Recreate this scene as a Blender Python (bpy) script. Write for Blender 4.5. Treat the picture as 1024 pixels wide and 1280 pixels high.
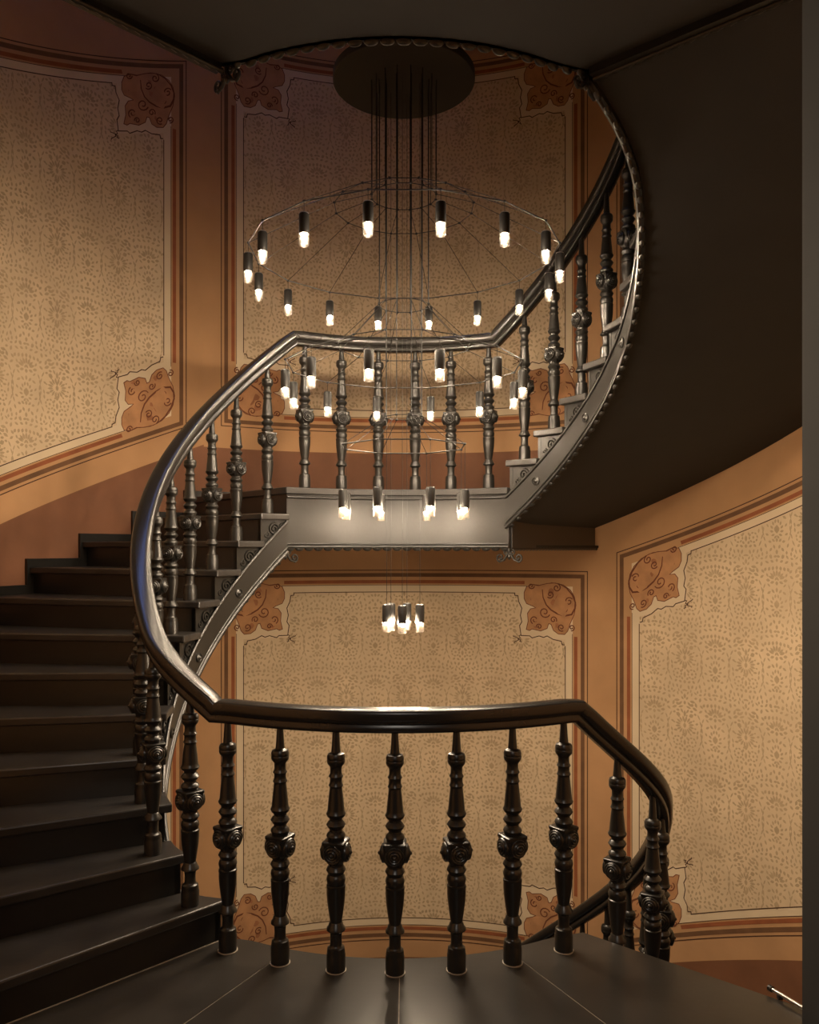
import bpy, math, random
from mathutils import Vector, Matrix

random.seed(7)
PI = math.pi
scene = bpy.context.scene
COL = scene.collection
for o in list(bpy.data.objects):
    bpy.data.objects.remove(o, do_unlink=True)

# ------------------------------------------------------------------ camera
CAM_D = 4.165                     # camera to centre of the stairwell
CAM_H = 1.60
cam_d = bpy.data.cameras.new('camera')
cam_d.sensor_fit = 'VERTICAL'
cam_d.sensor_height = 36.0
cam_d.sensor_width = 28.8
cam_d.lens = 1050 / 1280 * 36.0
cam_d.shift_x = (512 - 502) / 1280
cam_d.shift_y = (684 - 640) / 1280
cam_d.clip_start = 0.02
cam = bpy.data.objects.new('camera', cam_d)
COL.objects.link(cam)
cam.location = (0, -CAM_D, CAM_H)
cam.rotation_euler = (PI / 2, 0, 0)
scene.camera = cam

# ------------------------------------------------------------------ world, lights, exposure
world = bpy.data.worlds.new('world')
scene.world = world
world.use_nodes = True
bg = world.node_tree.nodes['Background']
bg.inputs['Color'].default_value = (0.22, 0.38, 1.0, 1)
bg.inputs['Strength'].default_value = 12.0

scene.view_settings.view_transform = 'Standard'
scene.view_settings.look = 'None'
scene.view_settings.gamma = 1.0
scene.view_settings.use_curve_mapping = False
scene.view_settings.exposure = 0.0


def lamp(name, kind, loc, power, color, target=None, size=None, blend=1.0, radius=0.05):
    d = bpy.data.lights.new(name, kind)
    d.energy = power
    d.color = color
    if kind == 'SPOT':
        d.spot_size = math.radians(size)
        d.spot_blend = blend
    if kind == 'AREA':
        d.size = radius
    else:
        d.shadow_soft_size = radius
    o = bpy.data.objects.new(name, d)
    COL.objects.link(o)
    o.location = loc
    if target is not None:
        v = Vector(target) - Vector(loc)
        o.rotation_euler = v.to_track_quat('-Z', 'Y').to_euler()
    return o


# ceiling lamp of the hall behind the camera: it gives the highlights on the camera side of the balusters
lamp('hall_lamp_offscreen', 'AREA', (0.0, -4.9, 2.95), 45, (1.0, 0.90, 0.78), (0.0, -4.9, 0.0), radius=0.5)


# ------------------------------------------------------------------ helpers
def tag(o, label=None, cat=None, group=None, kind=None):
    if label: o['label'] = label
    if cat: o['category'] = cat
    if group: o['group'] = group
    if kind: o['kind'] = kind
    return o


def thing(name, label=None, cat=None, loc=(0, 0, 0), rz=0.0, group=None, kind=None, parent=None):
    o = bpy.data.objects.new(name, None)
    COL.objects.link(o)
    o.empty_display_size = 0.1
    o.location = loc
    o.rotation_euler = (0, 0, rz)
    o.parent = parent
    return tag(o, label, cat, group, kind)


class MB:
    def __init__(self):
        self.v = []
        self.f = []
        self.m = []

    def add(self, verts, faces, mi=0):
        b = len(self.v)
        self.v += [tuple(p) for p in verts]
        self.f += [tuple(b + i for i in q) for q in faces]
        self.m += [mi] * len(faces)
        return self

    def box(self, x0, x1, y0, y1, z0, z1):
        v = [(x, y, z) for z in (z0, z1) for y in (y0, y1) for x in (x0, x1)]
        return self.add(v, [(0, 2, 3, 1), (4, 5, 7, 6), (0, 1, 5, 4), (2, 6, 7, 3), (0, 4, 6, 2), (1, 3, 7, 5)])

    def loft(self, rings, cap=True, closed=True):
        """rings: list of equally long point lists"""
        n = len(rings[0])
        vs = [p for r in rings for p in r]
        fs = []
        for i in range(len(rings) - 1):
            for j in range(n if closed else n - 1):
                k = (j + 1) % n
                fs.append((i * n + j, i * n + k, (i + 1) * n + k, (i + 1) * n + j))
        if cap and closed:
            fs.append(tuple(range(n - 1, -1, -1)))
            fs.append(tuple((len(rings) - 1) * n + j for j in range(n)))
        return self.add(vs, fs)

    def lathe(self, prof, n=20, M=None):
        """prof: list of (r, z), bottom to top"""
        rings = []
        for r, z in prof:
            rings.append([(max(r, 1e-4) * math.cos(2 * PI * j / n), max(r, 1e-4) * math.sin(2 * PI * j / n), z) for j in range(n)])
        if M is not None:
            rings = [[tuple(M @ Vector(p)) for p in r] for r in rings]
        return self.loft(rings)

    def tube(self, pts, r, n=6, closed=False):
        pts = [Vector(p) for p in pts]
        rings = []
        N = len(pts)
        ref = None
        for i, p in enumerate(pts):
            if closed:
                t = pts[(i + 1) % N] - pts[i - 1]
            else:
                t = pts[min(i + 1, N - 1)] - pts[max(i - 1, 0)]
            if t.length < 1e-9:
                t = Vector((0, 0, 1))
            t.normalize()
            if ref is None:
                ref = Vector((0, 0, 1)) if abs(t.z) < 0.9 else Vector((1, 0, 0))
            a = (ref - t * ref.dot(t))
            if a.length < 1e-6:
                a = Vector((1, 0, 0)) - t * t.x
            a.normalize()
            ref = a
            b = t.cross(a)
            rr = r[i] if isinstance(r, (list, tuple)) else r
            rings.append([tuple(p + (a * math.cos(2 * PI * j / n) + b * math.sin(2 * PI * j / n)) * rr) for j in range(n)])
        if closed:
            rings.append(rings[0])
            return self.loft(rings, cap=False)
        return self.loft(rings)

    def mesh(self, name, mat, smooth=None):
        me = bpy.data.meshes.new(name)
        me.from_pydata(self.v, [], self.f)
        mats = mat if isinstance(mat, (list, tuple)) else [mat]
        for m in mats:
            me.materials.append(m)
        if len(mats) > 1:
            me.polygons.foreach_set('material_index', self.m)
        me.validate()
        me.update()
        if smooth:
            me.shade_smooth()
            if smooth < 170:
                me.set_sharp_from_angle(angle=math.radians(smooth))
        return me

    def build(self, name, mat, parent=None, smooth=None, loc=None):
        """vertices in world coordinates; the parent is unrotated"""
        me = self.mesh(name, mat, smooth)
        o = bpy.data.objects.new(name, me)
        COL.objects.link(o)
        if parent is not None:
            o.parent = parent
            me.transform(Matrix.Translation(-world_loc(parent)))
        return o


def world_loc(o):
    p = Vector((0, 0, 0))
    while o is not None:
        p += o.location
        o = o.parent
    return p


def inst(name, me, parent, loc, rot=(0, 0, 0), scale=(1, 1, 1)):
    o = bpy.data.objects.new(name, me)
    COL.objects.link(o)
    o.parent = parent
    o.location = loc
    o.rotation_euler = rot
    o.scale = scale
    return o


def pol(rho, deg, z=0.0):
    a = math.radians(deg)
    return (rho * math.cos(a), rho * math.sin(a), z)


def lerp(a, b, t):
    return a + (b - a) * t


def sstep(t):
    t = min(1, max(0, t))
    return t * t * (3 - 2 * t)


# ------------------------------------------------------------------ materials
def srgb(r, g, b):
    f = lambda c: ((c / 255 + 0.055) / 1.055) ** 2.4 if c / 255 > 0.04045 else c / 255 / 12.92
    return (f(r), f(g), f(b), 1)


def mat(name, col, rough=0.5, metal=0.0, noise=0.0, nscale=8.0, bump=0.0, bscale=60.0, spec=0.5, emit=None, estr=0.0, coat=0.0):
    m = bpy.data.materials.new(name)
    m.use_nodes = True
    nt = m.node_tree
    b = nt.nodes['Principled BSDF']
    b.inputs['Base Color'].default_value = col
    b.inputs['Roughness'].default_value = rough
    b.inputs['Metallic'].default_value = metal
    b.inputs['Specular IOR Level'].default_value = spec
    b.inputs['Coat Weight'].default_value = coat
    b.inputs['Coat Roughness'].default_value = 0.15
    if emit:
        b.inputs['Emission Color'].default_value = emit
        b.inputs['Emission Strength'].default_value = estr
    tc = nt.nodes.new('ShaderNodeTexCoord')
    if noise:
        n = nt.nodes.new('ShaderNodeTexNoise')
        n.inputs['Scale'].default_value = nscale
        n.inputs['Detail'].default_value = 5
        nt.links.new(tc.outputs['Object'], n.inputs['Vector'])
        r = nt.nodes.new('ShaderNodeMapRange')
        r.inputs['From Min'].default_value = 0.3
        r.inputs['From Max'].default_value = 0.7
        r.inputs['To Min'].default_value = 1 - noise
        r.inputs['To Max'].default_value = 1 + noise
        nt.links.new(n.outputs['Fac'], r.inputs['Value'])
        mx = nt.nodes.new('ShaderNodeMix')
        mx.data_type = 'RGBA'
        mx.blend_type = 'MULTIPLY'
        mx.inputs['Factor'].default_value = 1
        mx.inputs['A'].default_value = col
        nt.links.new(r.outputs['Result'], mx.inputs['B'])
        nt.links.new(mx.outputs['Result'], b.inputs['Base Color'])
    if bump:
        n2 = nt.nodes.new('ShaderNodeTexNoise')
        n2.inputs['Scale'].default_value = bscale
        n2.inputs['Detail'].default_value = 4
        nt.links.new(tc.outputs['Object'], n2.inputs['Vector'])
        bp = nt.nodes.new('ShaderNodeBump')
        bp.inputs['Strength'].default_value = bump
        bp.inputs['Distance'].default_value = 0.004
        nt.links.new(n2.outputs['Fac'], bp.inputs['Height'])
        nt.links.new(bp.outputs['Normal'], b.inputs['Normal'])
    return m


M = {}
M['black'] = mat('black_paint', (0.013, 0.012, 0.0105, 1), 0.32, noise=0.15, nscale=5, bump=0.10, bscale=35)
M['string'] = M['black']
M['rail'] = mat('polished_black_rail', (0.016, 0.0145, 0.013, 1), 0.27, noise=0.1, nscale=6, bump=0.03, bscale=20)
M['step'] = mat('black_tread', (0.022, 0.020, 0.0185, 1), 0.34, noise=0.25, nscale=7, bump=0.12, bscale=40)
M['floor'] = mat('dark_floor', (0.026, 0.0235, 0.0205, 1), 0.28, noise=0.3, nscale=3, bump=0.06, bscale=30)
M['joint'] = mat('pale_joint', srgb(150, 140, 125), 0.7, noise=0.2, nscale=30)
M['soffit'] = mat('black_matt_soffit', (0.013, 0.012, 0.0105, 1), 0.75, noise=0.15, nscale=5)
M['tan'] = mat('ochre_plaster', srgb(188, 146, 104), 0.85, noise=0.10, nscale=2.5, bump=0.12, bscale=50)
M['dado'] = mat('brown_dado_paint', srgb(126, 84, 58), 0.75, noise=0.12, nscale=4, bump=0.10, bscale=50)
M['field'] = mat('cream_field', srgb(213, 191, 158), 0.85, noise=0.09, nscale=4, bump=0.08, bscale=60)
M['band'] = mat('cream_band', srgb(220, 201, 170), 0.85, noise=0.05, nscale=3)
M['leaf'] = mat('damask_leaf', srgb(183, 160, 128), 0.85, noise=0.10, nscale=9)
M['line'] = mat('dark_outline', srgb(78, 50, 34), 0.85, noise=0.15, nscale=12)
M['olive'] = mat('umber_stripe', srgb(112, 80, 54), 0.85, noise=0.15, nscale=10)
M['scroll'] = mat('brown_scroll_line', srgb(112, 64, 40), 0.85, noise=0.1)
M['red'] = mat('red_ochre_stripe', srgb(150, 88, 54), 0.85, noise=0.15, nscale=10)
M['orange'] = mat('terracotta_ornament', srgb(186, 138, 97), 0.85, noise=0.16, nscale=11)
M['mottle'] = mat('terracotta_mottle', srgb(164, 110, 76), 0.85, noise=0.2, nscale=14)  # darker blotches that belong to the painted corner ornament
M['ceil'] = mat('ceiling_plaster', srgb(120, 110, 98), 0.9, noise=0.08)
M['hall'] = mat('hall_plaster', srgb(70, 60, 50), 0.9, noise=0.08)
M['jamb'] = mat('dark_door_frame', (0.013, 0.012, 0.0105, 1), 0.85)
M['wire'] = mat('black_wire', (0.006, 0.006, 0.006, 1), 0.45)
M['lamp'] = mat('matt_black_metal', (0.012, 0.011, 0.010, 1), 0.42)
M['disc'] = mat('canopy_black', (0.014, 0.012, 0.010, 1), 0.8, noise=0.05)
M['steel'] = mat('brushed_steel', (0.55, 0.53, 0.50, 1), 0.3, metal=1.0)
M['led'] = mat('led', (0.9, 0.85, 0.75, 1), 0.5, emit=(1.0, 0.845, 0.66, 1), estr=4600.0)


def glass_mat(name, fac, tint):
    m = bpy.data.materials.new(name)
    m.use_nodes = True
    nt = m.node_tree
    for n in list(nt.nodes):
        nt.nodes.remove(n)
    out = nt.nodes.new('ShaderNodeOutputMaterial')
    mix = nt.nodes.new('ShaderNodeMixShader')
    tr = nt.nodes.new('ShaderNodeBsdfTransparent')
    tr.inputs['Color'].default_value = tint
    pb = nt.nodes.new('ShaderNodeBsdfGlossy')
    pb.inputs['Color'].default_value = (0.85, 0.83, 0.80, 1)
    pb.inputs['Roughness'].default_value = 0.2
    mix.inputs['Fac'].default_value = fac
    nt.links.new(tr.outputs[0], mix.inputs[1])
    nt.links.new(pb.outputs[0], mix.inputs[2])
    nt.links.new(mix.outputs[0], out.inputs['Surface'])
    return m


M['glass'] = glass_mat('lamp_glass', 0.12, (0.85, 0.82, 0.78, 1))
M['pane'] = glass_mat('skylight_glass', 0.06, (0.95, 0.97, 1.0, 1))

# ------------------------------------------------------------------ plan of the stairwell
RISE = 0.1637
LEV = 12 * RISE                   # half storey
RW = 2.60                         # inner face of the round wall
A_LEFT = [225.5 - 8.93 * i for i in range(12)]                    # nosings 1..12 of a left flight
A_RIGHT = [55.3 - 9.76 * i for i in range(6)] + [6.5 - 8.05 * (i + 1) for i in range(6)]   # nosings 13..24
RAIL_R = 1.235
EDGE_OFF = 0.11


def landing_arc(deg, R=1.337, cx=-0.02, cy=0.33):
    a = math.radians(deg)
    dx, dy = math.cos(a), math.sin(a)
    bq = dx * cx + dy * cy
    return bq + math.sqrt(bq * bq - (cx * cx + cy * cy) + R * R)


def rail_rho(deg):
    d = deg % 360
    if d < 212 or d > 338:
        return RAIL_R
    if d <= 232:
        return lerp(RAIL_R, landing_arc(d), sstep((d - 212) / 20))
    if d >= 308:
        return lerp(landing_arc(d), RAIL_R, sstep((d - 308) / 30))
    return landing_arc(d)


def edge_rho(deg):
    return rail_rho(deg) - EDGE_OFF


def arange(a0, a1, step):
    n = max(1, int(math.ceil(abs(a1 - a0) / step)))
    return [lerp(a0, a1, i / n) for i in range(n + 1)]


def sector(mb, a0, a1, r_in, r_out, z0, z1, step=4.0):
    """solid between two angles; r_in, r_out, z0, z1 are numbers or functions of the angle"""
    g = lambda q, a: q(a) if callable(q) else q
    rings = []
    for a in arange(a0, a1, step):
        ri, ro, za, zb = g(r_in, a), g(r_out, a), g(z0, a), g(z1, a)
        rings.append([pol(ri, a, za), pol(ro, a, za), pol(ro, a, zb), pol(ri, a, zb)])
    return mb.loft(rings)


def radial_plate(mb, a, r0, r1, z0, z1, th):
    """upright plate along a radius, its front face on the radius, thickness towards smaller angles"""
    c, s = math.cos(math.radians(a)), math.sin(math.radians(a))
    tx, ty = s, -c
    v = []
    for z in (z0, z1):
        for r, t in ((r0, 0), (r1, 0), (r1, th), (r0, th)):
            v.append((r * c + tx * t, r * s + ty * t, z))
    return mb.add(v, [(0, 3, 2, 1), (4, 5, 6, 7), (0, 1, 5, 4), (1, 2, 6, 5), (2, 3, 7, 6), (3, 0, 4, 7)])


# ------------------------------------------------------------------ walls
Z_BOT, Z_TOP = -2.30, 8.30
DOOR_L, DOOR_R, DOOR_H = -0.90, 0.815, 2.85
S_L, S_R = 124.8, 54.7            # seams between the wall sides
A_DL = math.degrees(math.atan2(-math.sqrt(RW ** 2 - DOOR_L ** 2), DOOR_L)) % 360
A_DR = math.degrees(math.atan2(-math.sqrt(RW ** 2 - DOOR_R ** 2), DOOR_R)) % 360


def wall(name, a0, a1, z0=Z_BOT, z1=Z_TOP):
    mb = MB()
    sector(mb, a0, a1, RW, RW + 0.30, z0, z1, 2.0)
    o = mb.build(name, M['tan'], smooth=30)
    o['kind'] = 'structure'
    return o


wall_back = wall('wall_back', S_L, S_R)
wall_left = wall('wall_left', 215.0, S_L)
wall_right = wall('wall_right', S_R, -35.0)
mb = MB()
sector(mb, 215.0, A_DL, RW, RW + 0.30, Z_BOT, Z_TOP, 2.0)
sector(mb, A_DR, 325.0, RW, RW + 0.30, Z_BOT, Z_TOP, 2.0)
sector(mb, A_DL, A_DR, RW, RW + 0.30, DOOR_H, Z_TOP, 2.0)
sector(mb, A_DL, A_DR, RW, RW + 0.30, Z_BOT, -0.30, 2.0)
wall_front = mb.build('wall_front', M['tan'], smooth=30)
wall_front['kind'] = 'structure'

# door frame of the opening the camera looks through
door = thing('door_1', kind='structure')
yd = -math.sqrt(RW ** 2 - DOOR_R ** 2)
MB().box(DOOR_R, DOOR_R + 0.14, -2.95, yd + 0.012, 0.0, DOOR_H).build('jamb', M['jamb'], door)
MB().box(DOOR_L - 0.14, DOOR_L, -2.95, yd + 0.012, 0.0, DOOR_H).build('jamb', M['jamb'], door)
MB().box(DOOR_L - 0.14, DOOR_R + 0.14, -2.95, yd + 0.012, DOOR_H, DOOR_H + 0.12).build('lintel', M['jamb'], door)

# hall behind the opening
for nm, bx in (('wall_hall_left', (-1.75, -1.60, -7.2, -2.96, 0, 3.0)), ('wall_hall_right', (1.60, 1.75, -7.2, -2.96, 0, 3.0)),
               ('wall_hall_end', (-1.75, 1.75, -7.35, -7.2, 0, 3.0)), ('ceiling_hall', (-1.75, 1.75, -7.35, -2.96, 3.0, 3.12))):
    o = MB().box(*bx).build(nm, M['hall'])
    o['kind'] = 'structure'

# ------------------------------------------------------------------ painted decoration on the wall
ARC = math.radians(1) * RW        # metres of wall for one degree


def wp(s, z, off):
    """s = metres along the wall, growing with smaller angles (to the right as seen from inside); s = 0 at 90 degrees"""
    return pol(RW - off, 90 - s / ARC, z)


def s_of(deg):
    return (90 - deg) * ARC


def subdiv(pts, step=0.07):
    out = [pts[0]]
    for p, q in zip(pts[:-1], pts[1:]):
        n = max(1, int(math.ceil(math.hypot(q[0] - p[0], q[1] - p[1]) / step)))
        for i in range(1, n + 1):
            out.append((lerp(p[0], q[0], i / n), lerp(p[1], q[1], i / n)))
    return out


def ribbon(mb, pts, w, off, closed=False, taper=False):
    P = subdiv(pts + [pts[0]] if closed else pts)
    if closed:
        P = P[:-1]
    n = len(P)
    vs = []
    for i, p in enumerate(P):
        if closed:
            a, b = P[i - 1], P[(i + 1) % n]
        else:
            a, b = P[max(i - 1, 0)], P[min(i + 1, n - 1)]
        d1 = (p[0] - a[0], p[1] - a[1]); d2 = (b[0] - p[0], b[1] - p[1])
        l1 = math.hypot(*d1) or 1; l2 = math.hypot(*d2) or 1
        if l1 < 1e-6 or d1 == (0, 0): d1, l1 = d2, l2
        if d2 == (0, 0): d2, l2 = d1, l1
        t1 = (d1[0] / l1, d1[1] / l1); t2 = (d2[0] / l2, d2[1] / l2)
        tx, ty = t1[0] + t2[0], t1[1] + t2[1]
        tl = math.hypot(tx, ty) or 1
        tx, ty = tx / tl, ty / tl
        c = max(0.5, t1[0] * tx + t1[1] * ty)
        hw = w / 2 / c
        if taper:
            f = i / (n - 1)
            hw *= 0.35 + 0.65 * math.sin(PI * min(1, f * 1.15 + 0.08))
        vs.append(wp(p[0] - ty * hw, p[1] + tx * hw, off))
        vs.append(wp(p[0] + ty * hw, p[1] - tx * hw, off))
    fs = []
    for i in range(n if closed else n - 1):
        j = (i + 1) % n
        fs.append((2 * i, 2 * i + 1, 2 * j + 1, 2 * j))
    mb.add(vs, fs)


def fill(mb, s0, s1, zb, zt, off, step=0.06):
    n = max(1, int(math.ceil((s1 - s0) / step)))
    vs = []
    for i in range(n + 1):
        s = lerp(s0, s1, i / n)
        vs += [wp(s, zb(s), off), wp(s, zt(s), off)]
    mb.add(vs, [(2 * i, 2 * i + 2, 2 * i + 3, 2 * i + 1) for i in range(n)])


def spiral(cx, cy, r, turns=1.4, a0=0.0, sgn=1, n=16):
    return [(cx + r * (1 - 0.8 * i / n) * math.cos(a0 + sgn * 2 * PI * turns * i / n),
             cy + r * (1 - 0.8 * i / n) * math.sin(a0 + sgn * 2 * PI * turns * i / n)) for i in range(n + 1)]


CART = [(300, 165), (285, 200), (285, 240), (300, 270), (340, 285), (357, 295), (325, 302), (306, 330), (310, 380), (298, 430), (318, 437),
        (335, 427), (390, 437), (430, 420), (440, 390), (455, 393), (470, 430), (500, 450), (540, 452), (560, 430), (575, 385), (600, 330),
        (612, 270), (602, 220), (577, 180), (532, 150), (480, 139), (430, 143), (380, 155), (340, 150)]
BIGARC = [(400, 180), (405, 230), (425, 275), (455, 305), (495, 327), (540, 338), (585, 328), (606, 290), (608, 255), (590, 210), (552, 168),
          (505, 143), (460, 138), (415, 147), (375, 158), (340, 152)]
NOTCH = [(225, 205), (226, 220), (245, 222), (250, 258), (270, 300), (261, 345), (270, 385), (256, 408), (265, 470), (320, 470), (335, 482),
         (380, 468), (408, 476), (430, 466), (470, 486), (520, 494), (525, 515), (541, 515)]
ZPX = 0.001258                    # metres per traced unit


class Panel:
    def __init__(self, s0, s1, zb, zt):
        self.s0, self.s1, self.zb, self.zt = s0, s1, zb, zt

    def corner(self, side, end):
        """maps traced ornament units to wall coordinates; side -1 left, +1 right; end +1 top, -1 bottom"""
        def f(p):
            a, b = (685 - p[0]) * ZPX, (p[1] - 65) * ZPX
            s = self.s1 - a if side > 0 else self.s0 + a
            z = self.zt(s) - b if end > 0 else self.zb(s) + b
            return (s, z)
        return f


def decorate(wall_obj, P, corners, clip_s=None):
    olive, red, line, orange, mottle, field, band, scroll = MB(), MB(), MB(), MB(), MB(), MB(), MB(), MB()
    s0, s1, zb, zt = P.s0, P.s1, P.zb, P.zt

    def edge_line(d, side, a, b):
        if side == 'T': return [(s, zt(s) - d) for s in (lerp(s0 + a, s1 - b, i / 40) for i in range(41))]
        if side == 'B': return [(s, zb(s) + d) for s in (lerp(s0 + a, s1 - b, i / 40) for i in range(41))]
        if side == 'L': return [(s0 + d, zb(s0 + d) + a), (s0 + d, zt(s0 + d) - b)]
        return [(s1 - d, zb(s1 - d) + a), (s1 - d, zt(s1 - d) - b)]

    def loop(d):
        return edge_line(d, 'B', d, d) + [(s1 - d, lerp(zb(s1 - d) + d, zt(s1 - d) - d, t)) for t in (0.25, 0.5, 0.75)] + \
            edge_line(d, 'T', d, d)[::-1] + [(s0 + d, lerp(zt(s0 + d) - d, zb(s0 + d) + d, t)) for t in (0.25, 0.5, 0.75)]
    fill(band, s0 + 0.118, s1 - 0.118, lambda s: zb(s) + 0.118, lambda s: zt(s) - 0.118, 0.0012)
    fill(field, s0 + 0.54, s1 - 0.54, lambda s: zb(s) + 0.177, lambda s: zt(s) - 0.177, 0.0016)
    for p, q in ((s0 + 0.177, s0 + 0.54), (s1 - 0.54, s1 - 0.177)):
        fill(field, p, q, lambda s: zb(s) + 0.525, lambda s: zt(s) - 0.525, 0.0016)
    ribbon(line, loop(0.002), 0.007, 0.0020, closed=True)
    ribbon(olive, loop(0.040), 0.030, 0.0016, closed=True)
    C = 0.50
    for sd in 'TBLR':
        ribbon(red, edge_line(0.094, sd, C, C), 0.026, 0.0022)
        ribbon(line, edge_line(0.121, sd, C - 0.02, C - 0.02), 0.004, 0.0024)
        ribbon(line, edge_line(0.177, sd, 0.575, 0.575), 0.0065, 0.0026)
    for side in (-1, 1):
        for end in (1, -1):
            f = P.corner(side, end)
            orange, mottle, scroll = MB(), MB(), MB()
            # cartouche fill as a fan round its middle
            cpt = f((450, 300))
            pts = [f(p) for p in CART]
            vs = [wp(cpt[0], cpt[1], 0.0020)] + [wp(p[0], p[1], 0.0020) for p in pts]
            orange.add(vs, [(0, i + 1, (i + 1) % len(pts) + 1) for i in range(len(pts))])
            ribbon(scroll, pts, 0.0055, 0.0028, closed=True)
            ribbon(scroll, [f(p) for p in BIGARC], 0.013, 0.0032, taper=True)
            ribbon(line, [f(p) for p in NOTCH], 0.007, 0.0028)
            for (x, y, r, a0, sg) in ((330, 160, 20, 0, 1), (490, 168, 26, -1.2, 1), (568, 250, 27, -0.6, -1), (415, 320, 36, 0.4, 1),
                                      (585, 408, 20, 1.8, -1), (345, 245, 22, 0, -1), (520, 410, 24, 1, 1), (350, 370, 26, 2, 1), (470, 365, 22, 0.5, -1), (380, 410, 18, 3, 1), (450, 210, 24, 2.4, -1), (540, 300, 22, 4, 1)):
                ribbon(scroll, [f(p) for p in spiral(x, y, r, 1.3, a0, sg)], 0.0085, 0.0036)
            for (x, y) in ((500, 230), (470, 260), (530, 280), (455, 190), (340, 210), (360, 400), (390, 350), (500, 400), (535, 215), (350, 340)):
                cc = f((x, y))
                r = random.uniform(0.016, 0.032)
                pp = [(cc[0] + r * random.uniform(0.6, 1.2) * math.cos(q), cc[1] + r * random.uniform(0.6, 1.2) * math.sin(q)) for q in (i * PI / 4 for i in range(8))]
                mottle.add([wp(p[0], p[1], 0.0025) for p in pp], [tuple(range(8))])
            # small flourish where the field steps in
            for q in (0.6, 2.2, 3.8, 5.4):
                ctr = (245, 492)
                pts = [(ctr[0] + 34 * t * math.cos(q) + 9 * math.sin(t * 6), ctr[1] + 34 * t * math.sin(q)) for t in (0, .25, .5, .75, 1)]
                ribbon(line, [f(p) for p in pts], 0.006, 0.0028)
            oc = orange.build('corner_ornament', M['orange'], wall_obj)
            scroll.build('scroll_line', M['scroll'], oc)
            mottle.build('ornament_mottle', M['mottle'], oc)
    # damask
    leaf = MB()
    cw, ch = 0.468, 0.472
    motif = damask_motif()
    sm = (s0 + s1) / 2
    lo_s, hi_s = s0 + 0.185, s1 - 0.185
    if clip_s: lo_s, hi_s = max(lo_s, clip_s[0]), min(hi_s, clip_s[1])
    zmid = (zb(sm) + zt(sm)) / 2
    i0, i1 = int((lo_s - sm) / cw) - 1, int((hi_s - sm) / cw) + 2
    zlo = min(zb(lo_s), zb(hi_s)); zhi = max(zt(lo_s), zt(hi_s))
    for i in range(i0, i1):
        for j in range(int((zlo - zmid) / ch) - 1, int((zhi - zmid) / ch) + 2):
            ox, oz = sm + i * cw, zmid + j * ch
            for (x, z, ang, L, W) in motif:
                L, W = L * 1.10, W * 1.65
                s, zz = ox + x, oz + z
                if not (lo_s < s < hi_s): continue
                if not (zb(s) + 0.19 < zz < zt(s) - 0.19): continue
                da = min(s - s0, s1 - s)
                db = min(zz - zb(s), zt(s) - zz)
                if da < 0.555 and db < 0.535: continue
                c, sn = math.cos(ang), math.sin(ang)
                sh = ((-0.5, 0), (-0.2, 0.42), (0.12, 0.5), (0.5, 0), (0.12, -0.5), (-0.2, -0.42))
                leaf.add([wp(s + c * L * u - sn * W * v, zz + sn * L * u + c * W * v, 0.0024) for u, v in sh], [(0, 1, 2, 3, 4, 5)])
    for nm, b, m in (('painted_field', field, 'field'), ('cream_band', band, 'band'), ('umber_stripe', olive, 'olive'), ('red_stripe', red, 'red'), ('painted_outline', line, 'line'), ('damask_pattern', leaf, 'leaf')):
        o = b.build(nm, M[m], wall_obj)
        o['kind'] = 'stuff' if nm == 'damask_pattern' else 'structure'


_motif = None


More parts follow.
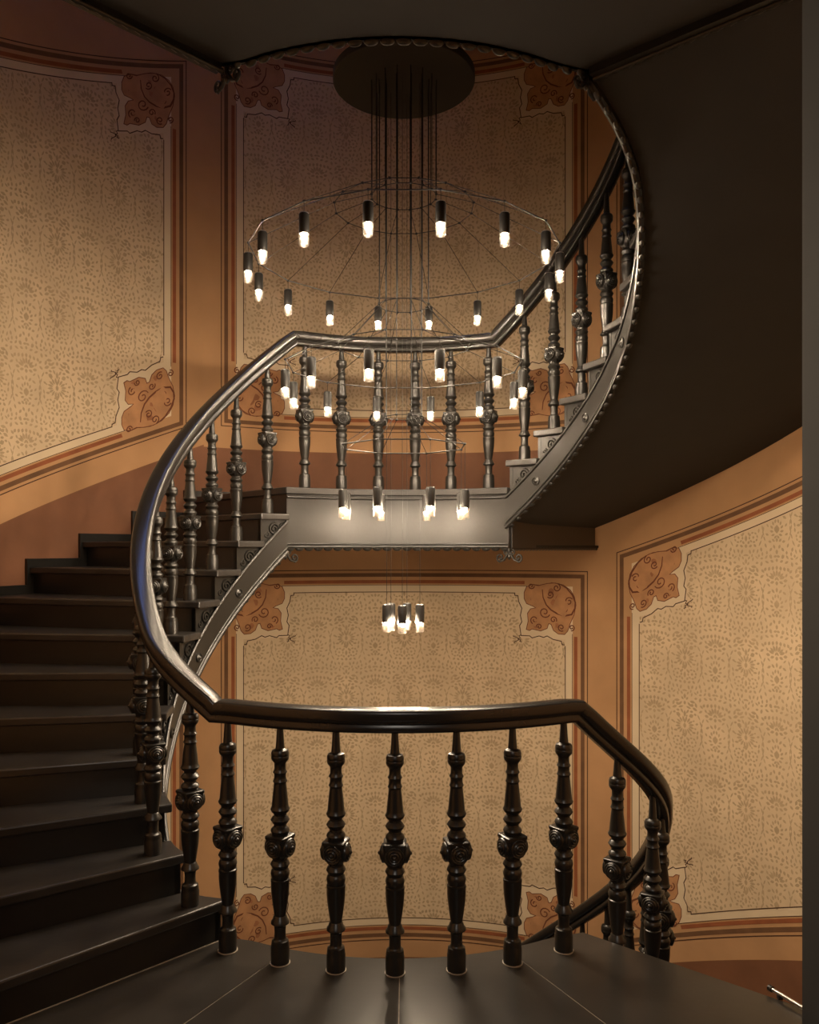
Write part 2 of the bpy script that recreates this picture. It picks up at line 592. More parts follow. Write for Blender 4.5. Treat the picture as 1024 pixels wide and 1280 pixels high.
def damask_motif():
    """leaves (x, z, angle, length, width) of one repeat, symmetric about x = 0"""
    global _motif
    if _motif: return _motif
    out = []

    def both(x, z, a, L, W):
        out.append((x, z, a, L, W))
        if abs(x) > 1e-4: out.append((-x, z, PI - a, L, W))

    def fan(cx, cz, r, n, a0, a1, L, W):
        for i in range(n):
            a = lerp(a0, a1, i / (n - 1))
            out.append((cx + r * math.cos(a), cz + r * math.sin(a), a, L, W))

    def arc(cx, cz, r, a0, a1, n, L, W, sp=0.0):
        for i in range(n):
            a = lerp(a0, a1, i / (n - 1))
            rr = r * (1 - sp * i / (n - 1))
            both(cx + rr * math.cos(a), cz + rr * math.sin(a), a + (PI / 2 if a1 > a0 else -PI / 2), L, W)
    # flower of slim petals
    for i in range(16):
        a = 2 * PI * (i + 0.5) / 16
        out.append((0.052 * math.cos(a), 0.046 * math.sin(a), a, 0.040, 0.0095))
        if i % 2: out.append((0.083 * math.cos(a), 0.070 * math.sin(a), a, 0.016, 0.007))
    out.append((0, 0, PI / 2, 0.036, 0.014))
    out.append((0, 0.030, PI / 2, 0.024, 0.012))
    # pair of leaves and butterfly curls above
    out.append((0, 0.082, PI / 2, 0.046, 0.012))
    both(0.050, 0.072, 0.45, 0.034, 0.017)
    both(0.022, 0.100, 1.0, 0.034, 0.009)
    both(0.036, 0.150, -0.75, 0.040, 0.010)
    both(0.030, 0.128, -0.35, 0.038, 0.009)
    both(0.060, 0.170, -0.1, 0.040, 0.012)
    both(0.086, 0.150, -1.2, 0.034, 0.011)
    both(0.078, 0.122, 2.7, 0.038, 0.012)
    both(0.056, 0.146, 0.4, 0.026, 0.013)
    out.append((0, 0.158, PI / 2, 0.026, 0.012))
    both(0.018, 0.190, 0.9, 0.024, 0.009)
    out.append((0, 0.205, PI / 2, 0.034, 0.012))
    # below the flower: scroll pair and drops
    out.append((0, -0.066, PI / 2, 0.030, 0.015))
    arc(0.056, -0.112, 0.030, 2.6, -3.0, 8, 0.020, 0.008)
    both(0.056, -0.112, 1.2, 0.018, 0.010)
    both(0.022, -0.090, 2.2, 0.026, 0.009)
    out.append((0, -0.118, PI / 2, 0.040, 0.012))
    both(0.020, -0.145, 1.0, 0.022, 0.010)
    out.append((0, -0.168, PI / 2, 0.024, 0.013))
    both(0.034, -0.168, 0.5, 0.024, 0.010)
    both(0.068, -0.165, 2.4, 0.024, 0.010)
    both(0.030, -0.205, 1.9, 0.030, 0.010)
    both(0.058, -0.200, 1.2, 0.026, 0.009)
    # second column, half a repeat to the side
    hx = 0.234

    def pair(x, z, a, L, W):
        out.append((hx + x, z, a, L, W))
        if x: out.append((hx - x, z, PI - a, L, W))
    for k in range(4):
        pair(0.029 * k, 0.168 - 0.004 * k, PI / 2 + 0.18 * k, 0.026, 0.012)
    for k, a in enumerate((PI / 2, 1.15, 0.75, 0.40)):
        pair(0.046 * math.cos(a) if k else 0, 0.088 + 0.046 * math.sin(a), a, 0.042, 0.0105)
    pair(0.066, 0.088, 0.15, 0.030, 0.012)
    pair(0.034, 0.075, -0.3, 0.030, 0.011)
    pair(0, 0.070, PI / 2, 0.026, 0.013)
    pair(0, 0.028, PI / 2, 0.030, 0.011)
    pair(0.028, 0.020, 0.8, 0.030, 0.010)
    pair(0.058, 0.010, 2.6, 0.030, 0.010)
    pair(0, -0.062, PI / 2, 0.050, 0.024)
    for k in range(6):
        a = lerp(-1.3, 1.3, k / 5)
        pair(0.040 * math.cos(a), -0.062 + 0.052 * math.sin(a), a + 0.5, 0.026, 0.009)
    pair(0, -0.130, PI / 2, 0.026, 0.012)
    pair(0.026, -0.132, 0.7, 0.026, 0.010)
    pair(0.052, -0.140, 0.3, 0.024, 0.010)
    pair(0.020, -0.172, 1.2, 0.026, 0.010)
    pair(0, -0.205, PI / 2, 0.030, 0.012)
    pair(0.045, -0.190, 2.2, 0.028, 0.010)
    pair(0.075, -0.210, 1.6, 0.024, 0.009)
    pair(0, 0.215, PI / 2, 0.022, 0.011)
    pair(0.036, 0.208, 0.4, 0.026, 0.010)
    # long slim stems between the columns
    for k in range(6):
        t = k / 5
        both(0.108 + 0.026 * math.sin(PI * t), lerp(0.070, -0.150, t), PI / 2 + 0.5 * math.cos(PI * t), 0.040, 0.0065)
        both(0.140 - 0.016 * math.sin(PI * t), lerp(0.050, -0.120, t), PI / 2 - 0.4 * math.cos(PI * t), 0.034, 0.0060)
    both(0.122, 0.110, 0.6, 0.030, 0.010)
    both(0.128, 0.145, 2.4, 0.028, 0.010)
    both(0.118, 0.190, 1.3, 0.030, 0.011)
    both(0.116, -0.190, 1.8, 0.028, 0.010)
    both(0.120, 0.225, 0.2, 0.022, 0.009)
    # small leaves in the gaps
    rnd = random.Random(3)
    for _ in range(3000):
        x, z = rnd.uniform(0.004, 0.232), rnd.uniform(-0.236, 0.236)
        if min(math.hypot(x - p[0], z - p[1]) for p in out) > 0.0285:
            both(x, z, rnd.uniform(0, PI), rnd.uniform(0.020, 0.030), rnd.uniform(0.007, 0.010))
    _motif = out
    return out


def nose_left(deg, base=0.0):
    return base + RISE + (A_LEFT[0] - deg) / 8.93 * RISE


def nose_right(deg, base=0.0):
    """height of the nosing line of a right flight that starts from a landing at base"""
    for i in range(11):
        if deg >= A_RIGHT[i + 1] or i == 10:
            t = (A_RIGHT[i] - deg) / (A_RIGHT[i] - A_RIGHT[i + 1])
            return base + RISE * (1 + i + t)


DEG = lambda s: 90 - s / ARC
dado_left = lambda d: 1.716 + (160.5 - d) * 0.0183
dado_right_up = lambda d: min(nose_right(d, LEV) + 0.30, 2.42 + (55.3 - d) * 0.0178)
dado_right_low = lambda d: -1.174 + (34.6 - d) * 0.0195

FAR0, FAR1 = s_of(121.8), s_of(57.2)
decorate(wall_back, Panel(FAR0, FAR1, lambda s: 2.521, lambda s: 5.478), 'all')
decorate(wall_back, Panel(FAR0, FAR1, lambda s: -1.560, lambda s: 1.417), 'all')
decorate(wall_left, Panel(s_of(213.0), s_of(127.8), lambda s: dado_left(DEG(s)) + 0.175, lambda s: 5.20 + (127.8 - DEG(s)) * 0.0163), 'all')
decorate(wall_right, Panel(s_of(52.2), s_of(-33.0), lambda s: dado_right_low(DEG(s)) + 0.150, lambda s: 1.56 + (52.2 - DEG(s)) * 0.0150), 'all')
decorate(wall_right, Panel(s_of(52.2), s_of(-33.0), lambda s: dado_right_up(DEG(s)) + 0.175, lambda s: 5.478), 'all')
decorate(wall_left, Panel(s_of(213.0), s_of(127.8), lambda s: -1.56, lambda s: min(1.417, nose_left(DEG(s)) - 0.50)), 'all')

# painted dado bands
for wl, a0, a1, lo, hi in ((wall_back, S_L, S_R, lambda d: LEV, lambda d: 2.354), (wall_left, 213.0, S_L, lambda d: nose_left(d) - 0.33, dado_left),
                           (wall_right, S_R, -33.0, lambda d: nose_right(d, LEV) - 0.33, dado_right_up),
                           (wall_right, S_R, -33.0, lambda d: dado_right_low(d) - 0.7, dado_right_low),
                           (wall_back, S_L, S_R, lambda d: -LEV, lambda d: -1.70)):
    mb = MB()
    fill(mb, s_of(a0), s_of(a1), lambda s: lo(DEG(s)), lambda s: hi(DEG(s)), 0.0010)
    mb.build('dado_band', M['dado'], wl)['kind'] = 'structure'

# ------------------------------------------------------------------ floor of the near landing
floor = thing('floor', kind='structure')
A_F0, A_F1 = A_LEFT[0], 318.2
mb = MB()
sector(mb, A_F0 - 0.8, A_F1, lambda a: edge_rho(a) + 0.02, RW - 0.002, -0.10, -0.0015)
base_joint = mb.build('floor_bed', M['joint'], floor)
seams = [A_F0 - 0.8, 241.5, 269.6, 297.0, A_F1]
for a, b in zip(seams[:-1], seams[1:]):
    mb = MB()
    g = 0.075
    sector(mb, a + g, b - g, edge_rho, RW - 0.002, -0.04, 0.0, 2.0)
    mb.build('floor_slab', M['floor'], floor)
mb = MB()
sector(mb, A_F0, A_F1, lambda a: edge_rho(a) + 0.025, lambda a: edge_rho(a) + 0.06, -0.37, -0.04, 2.0)
mb.build('fascia', M['black'], floor, smooth=30)
mb = MB()
sector(mb, A_F0, A_F1, lambda a: edge_rho(a) + 0.03, RW - 0.002, -0.37, -0.35, 4.0)
mb.build('soffit', M['soffit'], floor)
MB().box(-1.75, 1.75, -7.2, -2.96, -0.04, 0.0).build('floor_hall', M['floor'])['kind'] = 'structure'
mb = MB().box(DOOR_L, DOOR_R, -2.96, -2.40, -0.10, -0.001)
mb.build('threshold', M['floor'], floor)
o = MB().box(-2.9, 2.9, -2.9, 2.9, Z_BOT - 0.05, Z_BOT).build('floor_lower', M['floor'])
o['kind'] = 'structure'

# ------------------------------------------------------------------ shared ornament meshes
mb = MB()
mb.lathe([(0.0005, -0.012), (0.010, -0.011), (0.021, -0.007), (0.028, 0.0), (0.0305, 0.008)], 12)
BEAD = mb.mesh('bead', M['black'], 40)

mb = MB()   # rosette, axis along +x
mb.lathe([(0.036, 0.034), (0.036, 0.046), (0.033, 0.050), (0.029, 0.049), (0.027, 0.052), (0.023, 0.055), (0.019, 0.053), (0.017, 0.056), (0.013, 0.058), (0.009, 0.056), (0.006, 0.062), (0.0008, 0.065)], 16,
         Matrix.Rotation(PI / 2, 4, 'Y'))
ROSETTE = mb.mesh('rosette', M['black'], 50)


def spiral3(cx, cz, r, turns, a0, sg, n=18):
    return [(cx + r * (1 - 0.85 * i / n) * math.cos(a0 + sg * 2 * PI * turns * i / n), 0.0,
             cz + r * (1 - 0.85 * i / n) * math.sin(a0 + sg * 2 * PI * turns * i / n)) for i in range(n + 1)]


mb = MB()   # hanging scroll under a landing corner: two curls and a drop, in the x-z plane
for sg in (-1, 1):
    c = [(0, 0, 0.02), (sg * 0.010, 0, -0.015), (sg * 0.035, 0, -0.05), (sg * 0.065, 0, -0.06)]
    mb.tube(c, [0.009, 0.009, 0.008, 0.006], 6)
    mb.tube(spiral3(sg * 0.062, -0.036, 0.026, 1.3, -PI / 2, sg), 0.0065, 6)
    mb.tube(spiral3(sg * 0.022, -0.004, 0.017, 1.2, PI / 2, -sg), 0.005, 6)
mb.lathe([(0.001, -0.05), (0.010, -0.04), (0.013, -0.03), (0.006, -0.018), (0.011, -0.008), (0.012, 0.02)], 8)
SCROLL = mb.mesh('hanging_scroll', M['black'], 60)

mb = MB()   # bracket scroll below a tread end, x-z plane
mb.tube(spiral3(0.0, 0.0, 0.036, 1.7, 0.3, 1, 22), [0.007] * 23, 6)
mb.tube([(0.036, 0, 0.01), (0.05, 0, 0.03), (0.075, 0, 0.036), (0.10, 0, 0.03)], [0.006, 0.006, 0.005, 0.003], 6)
mb.tube(spiral3(-0.050, -0.036, 0.018, 1.3, 1.2, -1), 0.005, 6)
mb.tube(spiral3(0.060, 0.012, 0.016, 1.3, 2.2, -1), 0.005, 6)
BRACKET = mb.mesh('bracket_scroll', M['black'], 60)

mb = MB()   # round boss on the string
mb.lathe([(0.026, 0.0), (0.026, 0.007), (0.020, 0.010), (0.017, 0.006), (0.012, 0.009), (0.006, 0.015), (0.001, 0.017)], 16, Matrix.Rotation(-PI / 2, 4, 'Y'))
BOSS = mb.mesh('boss', M['black'], 50)


def put(name, me, parent, rho, deg, z, face=True, tilt=0.0):
    """instance on the well side, its local x-z plane turned along the curve"""
    x, y, _ = pol(rho, deg)
    p = world_loc(parent)
    rz = math.radians(deg - 90)
    return inst(name, me, parent, (x - p.x, y - p.y, z - p.z), (0, tilt, rz), (1, 0.5, 0.9) if name == 'bead' else (1, 1, 1))


# ------------------------------------------------------------------ flights
def flight(label, angles, base, nose, a_top, group=None, detail=True, first_seal=False):
    """11 treads; angles = 12 nosing angles, the last one is the next landing's nosing"""
    root = thing('stair_flight', label, 'staircase', pol(1.9, angles[0], base), group=group)
    for i in range(12):
        z = base + RISE * (i + 1)
        a0 = angles[i]
        if i < 11:
            a1 = angles[i + 1]
            mb = MB()
            sector(mb, a0 + 0.75, a1 - 0.6, edge_rho, RW - 0.003, z - 0.038, z, 3.0)
            t = mb.build('tread', M['step'], root)
            bv = t.modifiers.new('bevel', 'BEVEL'); bv.width = 0.007; bv.segments = 2; bv.limit_method = 'ANGLE'
        mb = MB()
        radial_plate(mb, a0 - 0.1, edge_rho(a0) + 0.03, RW - 0.003, z - RISE + (0.0 if i else 0.001), z - 0.038, 0.02)
        mb.build('riser', M['black'], root)
    aT, aB = angles[0] + 1.0, angles[11]
    # saw-tooth carriage behind the brackets
    mb = MB()
    for i in range(11):
        z = base + RISE * (i + 1)
        sector(mb, angles[i] - 0.1, angles[i + 1] - 0.1, lambda a: edge_rho(a) + 0.032, lambda a: edge_rho(a) + 0.055,
               lambda a: nose(a, base) - 0.37, z - 0.038, 3.0)
    mb.build('carriage', M['black'], root, smooth=30)
    lo = lambda a: max(nose(a, base) - 0.40, base - 0.37)
    mb = MB()
    sector(mb, aT, aB, lambda a: edge_rho(a) + 0.012, lambda a: edge_rho(a) + 0.034, lo, lambda a: nose(a, base) - RISE - 0.048, 2.5)
    string = mb.build('string_board', M['string'], root, smooth=30)
    for dz, r in ((-RISE - 0.048, 0.009), (-0.392, 0.011), (-0.365, 0.006)):
        mb = MB()
        mb.tube([pol(edge_rho(a) + 0.010, a, max(nose(a, base) + dz, base - 0.37)) for a in arange(aT, aB, 2.5)], r, 6)
        mb.build('string_moulding', M['black'], root, smooth=60)
    mb = MB()
    sector(mb, aT, aB, lambda a: edge_rho(a) + 0.03, RW - 0.003, lambda a: max(nose(a, base) - 0.375, base - 0.36), lambda a: max(nose(a, base) - 0.355, base - 0.34), 2.5)
    mb.build('soffit', M['soffit'], root, smooth=30)
    if detail:
        for i in range(11):
            am = lerp(angles[i], angles[i + 1], 0.52)
            z = base + RISE * (i + 1) - 0.092
            put('bracket_scroll', BRACKET, root, edge_rho(am) + 0.028, am, z)
        a = aT - 1.5
        n = 0
        while a > aB + 1:
            rr = edge_rho(a)
            put('bead', BEAD, root, rr + 0.022, a, max(nose(a, base) - 0.402, base - 0.378))
            slope = 0.9
            a -= math.degrees(0.046 / rr)
            n += 1
        for i in range(1, 11, 2):
            am = angles[i]
            x, y, _ = pol(edge_rho(am) + 0.012, am)
            p = world_loc(root)
            inst('boss', BOSS, root, (x - p.x, y - p.y, nose(am, base) - 0.30 - p.z), (0, 0, math.radians(am)))
    return root


fl = flight('black wooden flight climbing along the ochre wall from the dark floor', A_LEFT, 0.0, nose_left, A_LEFT[11])
fr = flight('black flight climbing from the far landing, its dark underside facing the hall', A_RIGHT, LEV, nose_right, A_RIGHT[11])
fd = flight('black flight going down from the dark floor beside the curved rail end', A_RIGHT, -LEV, nose_right, A_RIGHT[11], detail=False)

# pale seal line at the foot of the first riser
mb = MB()
radial_plate(mb, A_LEFT[0] + 0.12, edge_rho(A_LEFT[0]) + 0.03, RW - 0.01, 0.0, 0.003, 0.004)
mb.build('seal_line', M['joint'], floor)


# ------------------------------------------------------------------ landings
def landing(label, a0, a1, z, detail=True, well=True):
    root = thing('stair_landing', label, 'landing', pol(1.85, (a0 + a1) / 2, z - 0.37))
    mb = MB()
    sector(mb, a0 + 0.75, a1, edge_rho, RW - 0.003, z - 0.042, z, 2.5)
    t = mb.build('landing_slab', M['step'], root, smooth=30)
    bv = t.modifiers.new('bevel', 'BEVEL'); bv.width = 0.006; bv.segments = 2; bv.limit_method = 'ANGLE'
    mb = MB()
    sector(mb, a0, a1, lambda a: edge_rho(a) + 0.022, lambda a: edge_rho(a) + 0.05, z - 0.37, z - 0.042, 2.5)
    mb.build('fascia', M['black'], root, smooth=30)
    for dz, r in ((-0.060, 0.008), (-0.345, 0.006), (-0.362, 0.009)):
        mb = MB()
        mb.tube([pol(edge_rho(a) + 0.018, a, z + dz) for a in arange(a0, a1, 2.5)], r, 6)
        mb.build('fascia_moulding', M['black'], root, smooth=60)
    mb = MB()
    sector(mb, a0, a1, lambda a: edge_rho(a) + 0.03, RW - 0.003, z - 0.37, z - 0.352, 3.0)
    mb.build('soffit', M['soffit'], root)
    for a, th in ((a0, 0.04), (a1 + 1.5, 0.04)):
        mb = MB()
        radial_plate(mb, a, edge_rho(a) + 0.05, RW - 0.003, z - 0.37, z - 0.042, th)
        mb.build('end_beam', M['black'], root)
        mb = MB()
        n = 60
        x = [lerp(edge_rho(a) + 0.05, RW - 0.02, i / n) for i in range(n + 1)]
        mb.tube([pol(r, a + (0.2 if a == a0 else -1.2), z - 0.376) for r in x], [0.009 if i % 2 else 0.014 for i in range(n + 1)], 6)
        mb.build('rope_moulding', M['black'], root, smooth=60)
    if detail:
        a = a0 - 1.2
        while a > a1 + 0.5:
            put('bead', BEAD, root, edge_rho(a) + 0.022, a, z - 0.378)
            a -= math.degrees(0.062 / edge_rho(a))
        for a in (a0 + 0.5, a1 - 0.2):
            put('hanging_scroll', SCROLL, root, edge_rho(a) + 0.02, a, z - 0.392)
    return root


landing('black landing with beaded fascia in front of the far wall', A_LEFT[11], A_RIGHT[0], LEV)


def landing_near(label, z):
    # the near landing runs the other way round (225.5 up to 318)
    root = thing('stair_landing', label, 'landing', pol(1.85, 272, z - 0.37))
    a0, a1 = 225.5, 318.2
    mb = MB()
    sector(mb, a1 + 0.75, a0, edge_rho, RW - 0.003, z - 0.042, z, 2.0)
    mb.build('landing_slab', M['step'], root, smooth=30)
    mb = MB()
    sector(mb, a1, a0, lambda a: edge_rho(a) + 0.022, lambda a: edge_rho(a) + 0.05, z - 0.37, z - 0.042, 2.0)
    mb.build('fascia', M['black'], root, smooth=30)
    for dz, r in ((-0.060, 0.008), (-0.345, 0.006), (-0.362, 0.009)):
        mb = MB()
        mb.tube([pol(edge_rho(a) + 0.018, a, z + dz) for a in arange(a1, a0, 2.0)], r, 6)
        mb.build('fascia_moulding', M['black'], root, smooth=60)
    mb = MB()
    sector(mb, a1, a0, lambda a: edge_rho(a) + 0.03, RW - 0.003, z - 0.37, z - 0.352, 3.0)
    mb.build('soffit', M['soffit'], root)
    for a in (a0 + 1.0, a1):
        mb = MB()
        radial_plate(mb, a, edge_rho(a) + 0.05, RW - 0.003, z - 0.40, z - 0.042, 0.04)
        mb.build('end_beam', M['black'], root)
        mb = MB()
        n = 60
        mb.tube([pol(lerp(edge_rho(a) + 0.05, RW - 0.02, i / n), a, z - 0.402) for i in range(n + 1)], [0.009 if i % 2 else 0.014 for i in range(n + 1)], 6)
        mb.build('rope_moulding', M['black'], root, smooth=60)
    a = a1 - 1.5
    while a > a0 + 0.5:
        put('bead', BEAD, root, edge_rho(a) + 0.022, a, z - 0.378)
        a -= math.degrees(0.062 / edge_rho(a))
    for a in (a0 + 0.8, a1 - 0.4):
        put('hanging_scroll', SCROLL, root, edge_rho(a) + 0.02, a, z - 0.392)
    return root


landing_near('black upper landing overhanging the dark floor, scalloped beads along its edge', 2 * LEV)

# stepped skirting along the left wall and the far landing
skirt = thing('baseboard_left', kind='structure')
for base, hi in ((0.0, 12),):
    for i in range(11):
        z = RISE * (i + 1)
        mb = MB()
        sector(mb, A_LEFT[i] + 1.1, A_LEFT[i + 1] - 0.05, RW - 0.024, RW - 0.0035, z + 0.0005, z + 0.055, 3.0)
        mb.build('skirting_board', M['black'], skirt)
        mb = MB()
        sector(mb, A_LEFT[i] + 1.1, A_LEFT[i] - 0.05, RW - 0.024, RW - 0.0035, z - RISE + 0.055, z + 0.0005, 3.0)
        mb.build('skirting_upright', M['black'], skirt)
mb = MB()
sector(mb, A_LEFT[11] + 1.1, A_RIGHT[0], RW - 0.024, RW - 0.0035, LEV + 0.0005, LEV + 0.055, 3.0)
o = mb.build('baseboard_back', M['black'])
o['kind'] = 'structure'

# ------------------------------------------------------------------ balustrades
U = 0.000802


def zpx(y): return (1190 - y) * U


PROF_LOW = [(45, 1190), (45, 1112), (42, 1104), (43, 1098), (40, 1080), (31, 1074), (28, 1066), (27, 1035), (29, 1010), (35, 1004), (45, 997), (44, 988),
            (36, 978), (33, 966), (28, 960), (30, 945), (36, 905), (42, 860), (44.5, 825), (44.5, 798), (46, 795), (45, 786), (40, 782), (43, 772), (46, 757),
            (42, 742), (36, 735), (40, 727), (47, 714), (41, 701), (36, 695), (36, 684)]
PROF_HIGH = [(36, 576), (40, 570), (40, 566), (46, 553), (42, 543), (31, 533), (30, 524), (38, 515), (46, 501), (38, 488), (30, 480), (31, 472), (42, 462),
             (47, 450), (41, 438), (40, 430), (36, 385), (30, 330), (30, 325), (35, 317), (31, 308), (29, 300), (29, 282), (35, 274), (30, 264), (28, 258),
             (28, 232), (32, 225), (40, 215), (43, 205), (43, 196), (42, 194), (43, 191), (43, 180), (38, 168), (24, 162), (20, 155)]
LOW_H = zpx(PROF_LOW[-1][1])
mb = MB()
mb.lathe([(r * U, zpx(y)) for r, y in PROF_LOW] + [(r * U, zpx(y)) for r, y in PROF_HIGH], 22)
SHAFT = mb.mesh('baluster', M['black'], 38)
BODY_TOP = zpx(155)
mb = MB()
rings = []
for hw, y, ch in ((30, 690, 0.2), (40, 676, 0.2), (50, 655, 0.16), (52, 610, 0.10), (52, 592, 0.08), (54, 588, 0.05), (54, 577, 0.05), (50, 573, 0.06)):
    h = hw * U
    c = h * (1 - ch * 2)
    rings.append([(x, yy, zpx(y)) for x, yy in ((h, -c), (h, c), (c, h), (-c, h), (-h, c), (-h, -c), (-c, -h), (c, -h))])
mb.loft(rings)
BLOCK = mb.mesh('carved_block', M['black'], 35)
mb = MB()
mb.lathe([(0.0205 * 0.9, 0.0), (0.016, 0.3), (0.0125, 1.0)], 10)
PIN = mb.mesh('top_pin', M['black'], 40)
mb = MB()
mb.lathe([(0.0395, 0.0), (0.0395, 0.003), (0.0355, 0.003)], 24)
RING = mb.mesh('base_ring', M['joint'], 40)
mb = MB()   # fluted collar at the belly of the vase
mb.lathe([(0.0365, 0.0), (0.0372, 0.003), (0.0365, 0.006)], 20)
COLLAR = mb.mesh('vase_collar', M['black'], 60)


def baluster(parent, deg, z, top, ring=False, rho=None):
    rho = rail_rho(deg) if rho is None else rho
    x, y, _ = pol(rho, deg)
    p = world_loc(parent)
    H = top - z
    k = 1.0 if H > 0.875 else 0.935
    b = inst('baluster', SHAFT, parent, (x - p.x, y - p.y, z - p.z), (0, 0, math.radians(deg)), (1, 1, k))
    inst('carved_block', BLOCK, b, (0, 0, 0))
    for q in range(4):
        inst('rosette', ROSETTE, b, (0, 0, zpx(628)), (0, 0, q * PI / 2))
    pl = (H - BODY_TOP * k + 0.012) / k
    inst('top_pin', PIN, b, (0, 0, BODY_TOP - 0.004), (0, 0, 0), (1, 1, max(pl, 0.01)))
    if ring:
        inst('base_ring', RING, b, (0, 0, 0.0002))
    return b


# rail line: angles fall continuously on the way up
H_NEAR, H_FAR = 0.905, 0.886
KD1 = -49.6                  # kink at the near landing, right
KN = 227.0 - 360             # kink at the near landing, left
KF1 = 122.0 - 360            # kink at the far landing, left
KF2 = 61.0 - 360             # kink at the far landing, right
KU = -46.0 - 360             # kink at the upper landing


def rail_z(t):
    if t > KD1: return lerp(H_NEAR, -LEV + H_FAR, (t - KD1) / (61.0 - KD1))
    if t > KN: return H_NEAR
    if t > KF1: return lerp(H_NEAR, LEV + H_FAR, (t - KN) / (KF1 - KN))
    if t > KF2: return LEV + H_FAR
    return lerp(LEV + H_FAR, 2 * LEV + H_NEAR, (t - KF2) / (KU - KF2))


RAIL_HALF = [(0.0, 0.0), (0.025, 0.0), (0.030, 0.005), (0.031, 0.020), (0.027, 0.027), (0.026, 0.031), (0.034, 0.034), (0.042, 0.042), (0.0455, 0.054),
             (0.0455, 0.074), (0.0425, 0.0825), (0.037, 0.0868), (0.018, 0.0892), (0.006, 0.0896)]
RAIL_PROF = RAIL_HALF + [(-x, y) for x, y in RAIL_HALF[::-1][:-1]]

sections = [('d', 61.0, KD1), ('n', KD1, KN), ('l', KN, KF1), ('f', KF1, KF2), ('r', KF2, KU)]
path = []
for nm, t0, t1 in sections:
    for t in arange(t0, t1, 2.0)[(1 if path else 0):]:
        path.append((t, nm))
pts = [Vector(pol(rail_rho(t), t, rail_z(t))) for t, _ in path]
frames = []
for i, p in enumerate(pts):
    a = (p - pts[i - 1]).normalized() if i else (pts[1] - p).normalized()
    b = (pts[i + 1] - p).normalized() if i < len(pts) - 1 else a
    t = (a + b).normalized()
    side = t.cross(Vector((0, 0, 1))).normalized()
    upv = side.cross(t).normalized()
    frames.append([tuple(p + side * x + upv * y) for x, y in RAIL_PROF])

LABELS = {
    'd': 'black balustrade curving down out of sight from the dark floor',
    'n': 'black balustrade along the edge of the dark floor, seven turned balusters',
    'l': 'black curved balustrade climbing past the steps, bluish sheen on its rail',
    'f': 'black balustrade on the far landing, six turned balusters behind the hanging lamps',
    'r': 'black balustrade climbing steeply from the far landing to the upper landing'}
ROOTS = {}
for nm, t0, t1 in sections:
    idx = [i for i, (t, _) in enumerate(path) if t1 - 1e-6 <= t <= t0 + 1e-6]
    tm = path[idx[len(idx) // 2]][0]
    zb = {'d': -LEV, 'n': 0.0, 'l': 0.0, 'f': LEV, 'r': LEV}[nm]
    root = thing('balustrade', LABELS[nm], 'railing', pol(rail_rho(tm), tm, zb))
    ROOTS[nm] = root
    mb = MB()
    mb.loft([frames[i] for i in idx])
    mb.build('handrail', M['rail'], root, smooth=50)


def deg_at_px(x, near):
    """angle on the rail curve whose plan direction from the camera meets image column x"""
    ray = (x - 502) / 1050
    best = None
    rng = [180 + i * 0.1 for i in range(1801)] if near else [i * 0.1 for i in range(1801)]
    for d in rng:
        X, Y, _ = pol(rail_rho(d), d)
        e = abs(X / (Y + CAM_D) - ray)
        if near and Y > -0.5 or (not near and Y < 0.5): continue
        if best is None or e < best[0]: best = (e, d)
    return best[1]


for x in (285, 350, 420, 494, 571, 641, 705):
    baluster(ROOTS['n'], deg_at_px(x, True), 0.0, H_NEAR, ring=True)
for x in (381, 427, 473, 519, 564, 611):
    baluster(ROOTS['f'], deg_at_px(x, False), LEV, LEV + H_FAR)
for i in range(11):
    d = A_LEFT[i] - (2.6 if i == 0 else 3.4 if i < 10 else 5.0)
    baluster(ROOTS['l'], d, RISE * (i + 1), rail_z(d - 360))
    d = A_RIGHT[i] - 2.9
    baluster(ROOTS['r'], d, LEV + RISE * (i + 1), rail_z(d - 360))
for i in range(11):
    d = A_RIGHT[i] - 3.2
    if i == 10: d = -39.5
    baluster(ROOTS['d'], d, -LEV + RISE * (i + 1), rail_z(d))

# ------------------------------------------------------------------ chandelier
CX, CY = 0.012, 0.035
ch = thing('chandelier', 'large black wire chandelier of small cylinder lamps hanging under a round black canopy', 'chandelier', (CX, CY, 1.17))


def chp(r, deg, z):
    a = math.radians(deg)
    return (CX + r * math.cos(a), CY + r * math.sin(a), z)


Z_DISC = 3.92
mb = MB()
mb.lathe([(0.350, Z_DISC), (0.354, Z_DISC + 0.004), (0.354, Z_DISC + 0.040), (0.345, Z_DISC + 0.046), (0.05, Z_DISC + 0.05)], 64, Matrix.Translation((CX, CY, 0)))
mb.build('canopy', M['disc'], ch, smooth=30)
mb = MB()
mb.tube([(CX, CY, Z_DISC + 0.05), (CX, CY, 8.30)], 0.012, 8)
mb.build('stem', M['wire'], ch)

PEND_B = MB().lathe([(0.0222, 0.049), (0.0225, 0.052), (0.0225, 0.132), (0.019, 0.137), (0.004, 0.138), (0.003, 0.142)], 16).mesh('pendant_lamp', M['lamp'], 40)
PEND_G = MB().lathe([(0.0195, 0.004), (0.0215, 0.0), (0.0222, 0.003), (0.0222, 0.049), (0.0190, 0.049), (0.0190, 0.006), (0.0195, 0.004)], 16).mesh('glass_cup', M['glass'], 40)
PEND_L = MB().lathe([(0.005, 0.036), (0.009, 0.039), (0.009, 0.0485), (0.004, 0.0485)], 10).mesh('led', M['led'], 40)
PEND_C = MB().lathe([(0.0185, 0.1375), (0.0195, 0.1385), (0.0185, 0.1395)], 14).mesh('top_cap', M['steel'], 40)
W1, W2 = 0.0032, 0.0023


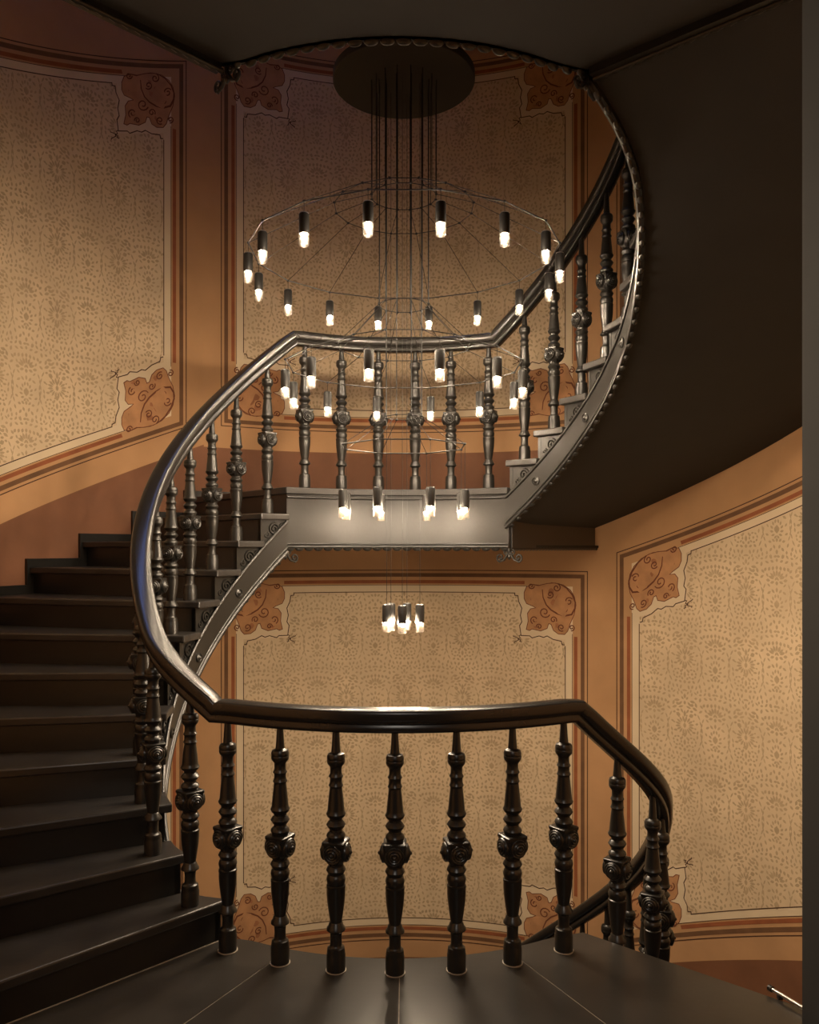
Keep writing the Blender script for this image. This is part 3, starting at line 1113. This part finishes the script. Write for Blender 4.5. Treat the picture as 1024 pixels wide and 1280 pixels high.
def pendant(p, cord):
    """p = knot the lamp hangs from"""
    z = p[2] - cord - 0.139
    q = world_loc(ch)
    b = inst('pendant_lamp', PEND_B, ch, (p[0] - q.x, p[1] - q.y, z - q.z))
    inst('glass_cup', PEND_G, b, (0, 0, 0))
    inst('led', PEND_L, b, (0, 0, 0))
    inst('top_cap', PEND_C, b, (0, 0, 0.0005))
    mb = MB().tube([p, (p[0], p[1], z + 0.138)], 0.0013, 5)
    mb.build('lamp_cord', M['wire'], ch)


def ring(r, z, n, a0, w):
    P = [chp(r, a0 + 360 * i / n, z) for i in range(n)]
    mb = MB()
    for i in range(n):
        mb.tube([P[i], P[(i + 1) % n]], w, 5)
    mb.build('ring_wire', M['wire'], ch)
    kb = MB()
    for p in P:
        kb.lathe([(0.001, -0.006), (0.006, -0.004), (0.0075, 0.0), (0.006, 0.004), (0.001, 0.006)], 6, Matrix.Translation(p))
    kb.build('ring_knot', M['wire'], ch)
    return P


def spokes(A, B):
    for p, q in zip(A, B):
        MB().tube([p, q], W2 * 0.75, 5).build('spoke_wire', M['wire'], ch)


def drops(P):
    for p in P:
        MB().tube([p, (p[0], p[1], Z_DISC + 0.001)], W2, 5).build('drop_cord', M['wire'], ch)


def tier(n, rings, cord):
    a0 = -90 + 180 / n
    RR = [ring(r, z, n, a0, W1 if k == len(rings) - 1 else W2) for k, (r, z) in enumerate(rings)]
    for A, B in zip(RR[:-1], RR[1:]):
        spokes(A, B)
    drops(RR[0])
    for p in RR[-1]:
        pendant(p, cord)


tier(16, [(0.164, 3.352), (0.350, 3.296), (0.766, 3.068)], 0.050)
tier(12, [(0.127, 2.808), (0.336, 2.604), (0.592, 2.505)], 0.050)
tier(8, [(0.096, 2.25), (0.320, 2.102)], 0.222)
for dx, dy in ((-0.086, 0.0), (-0.008, -0.07), (0.080, 0.0), (-0.066, 0.085), (0.016, 0.10)):
    pendant((CX + dx, CY + dy, Z_DISC), Z_DISC - 1.314)

# ------------------------------------------------------------------ top of the stairwell: ceiling, unseen skylight added and sized for blue rail sheen
SX0, SX1, SY0, SY1 = -1.55, -0.85, -0.60, 1.00
ceil = thing('ceiling', kind='structure', loc=(0, 0, 8.30))
for bx in ((-2.9, SX0, -2.9, 2.9), (SX1, 2.9, -2.9, 2.9), (SX0, SX1, -2.9, SY0), (SX0, SX1, SY1, 2.9)):
    MB().box(bx[0], bx[1], bx[2], bx[3], 8.30, 8.45).build('ceiling_panel', M['ceil'], ceil)
for bx in ((SX0 - 0.05, SX0, SY0, SY1), (SX1, SX1 + 0.05, SY0, SY1), (SX0 - 0.05, SX1 + 0.05, SY0 - 0.05, SY0), (SX0 - 0.05, SX1 + 0.05, SY1, SY1 + 0.05)):
    MB().box(bx[0], bx[1], bx[2], bx[3], 8.45, 9.45).build('added_light_baffle', M['hall'], ceil)  # unseen shaft walls, added to keep sky light off the left wall
win = thing('added_window_1', kind='structure', loc=((SX0 + SX1) / 2, (SY0 + SY1) / 2, 8.30))
for bx in ((SX0, SX0 + 0.04, SY0, SY1), (SX1 - 0.04, SX1, SY0, SY1), (SX0 + 0.04, SX1 - 0.04, SY0, SY0 + 0.04), (SX0 + 0.04, SX1 - 0.04, SY1 - 0.04, SY1)):
    MB().box(bx[0], bx[1], bx[2], bx[3], 9.30, 9.42).build('skylight_frame', M['jamb'], win)
for i in range(3):
    y0, y1 = (lerp(SY0 + 0.04, SY1 - 0.04, t / 3) for t in (i, i + 1))
    MB().box(SX0 + 0.04, SX1 - 0.04, y0 + 0.01, y1 - 0.01, 9.36, 9.365).build('pane', M['pane'], win)
    if i:
        MB().box(SX0 + 0.04, SX1 - 0.04, y0 - 0.01, y0 + 0.01, 9.34, 9.39).build('glazing_bar', M['jamb'], win)

# ------------------------------------------------------------------ small metal bar on the floor by the door frame
bar = thing('door_stop', 'thin metal bar on the dark floor beside the black door frame', 'door stop', (1.37, -1.25, 0.0))
MB().tube([(1.325, -1.155, 0.018), (1.40, -1.330, 0.018)], 0.007, 10).build('bar', M['steel'], bar, smooth=40)
mb = MB().tube([(1.321, -1.146, 0.018), (1.327, -1.160, 0.018)], 0.011, 10)
mb.build('end_cap', M['lamp'], bar, smooth=40)
for x, y in ((1.34, -1.19), (1.385, -1.295)):
    MB().box(x - 0.008, x + 0.008, y - 0.008, y + 0.008, 0.0, 0.014).build('foot', M['lamp'], bar)
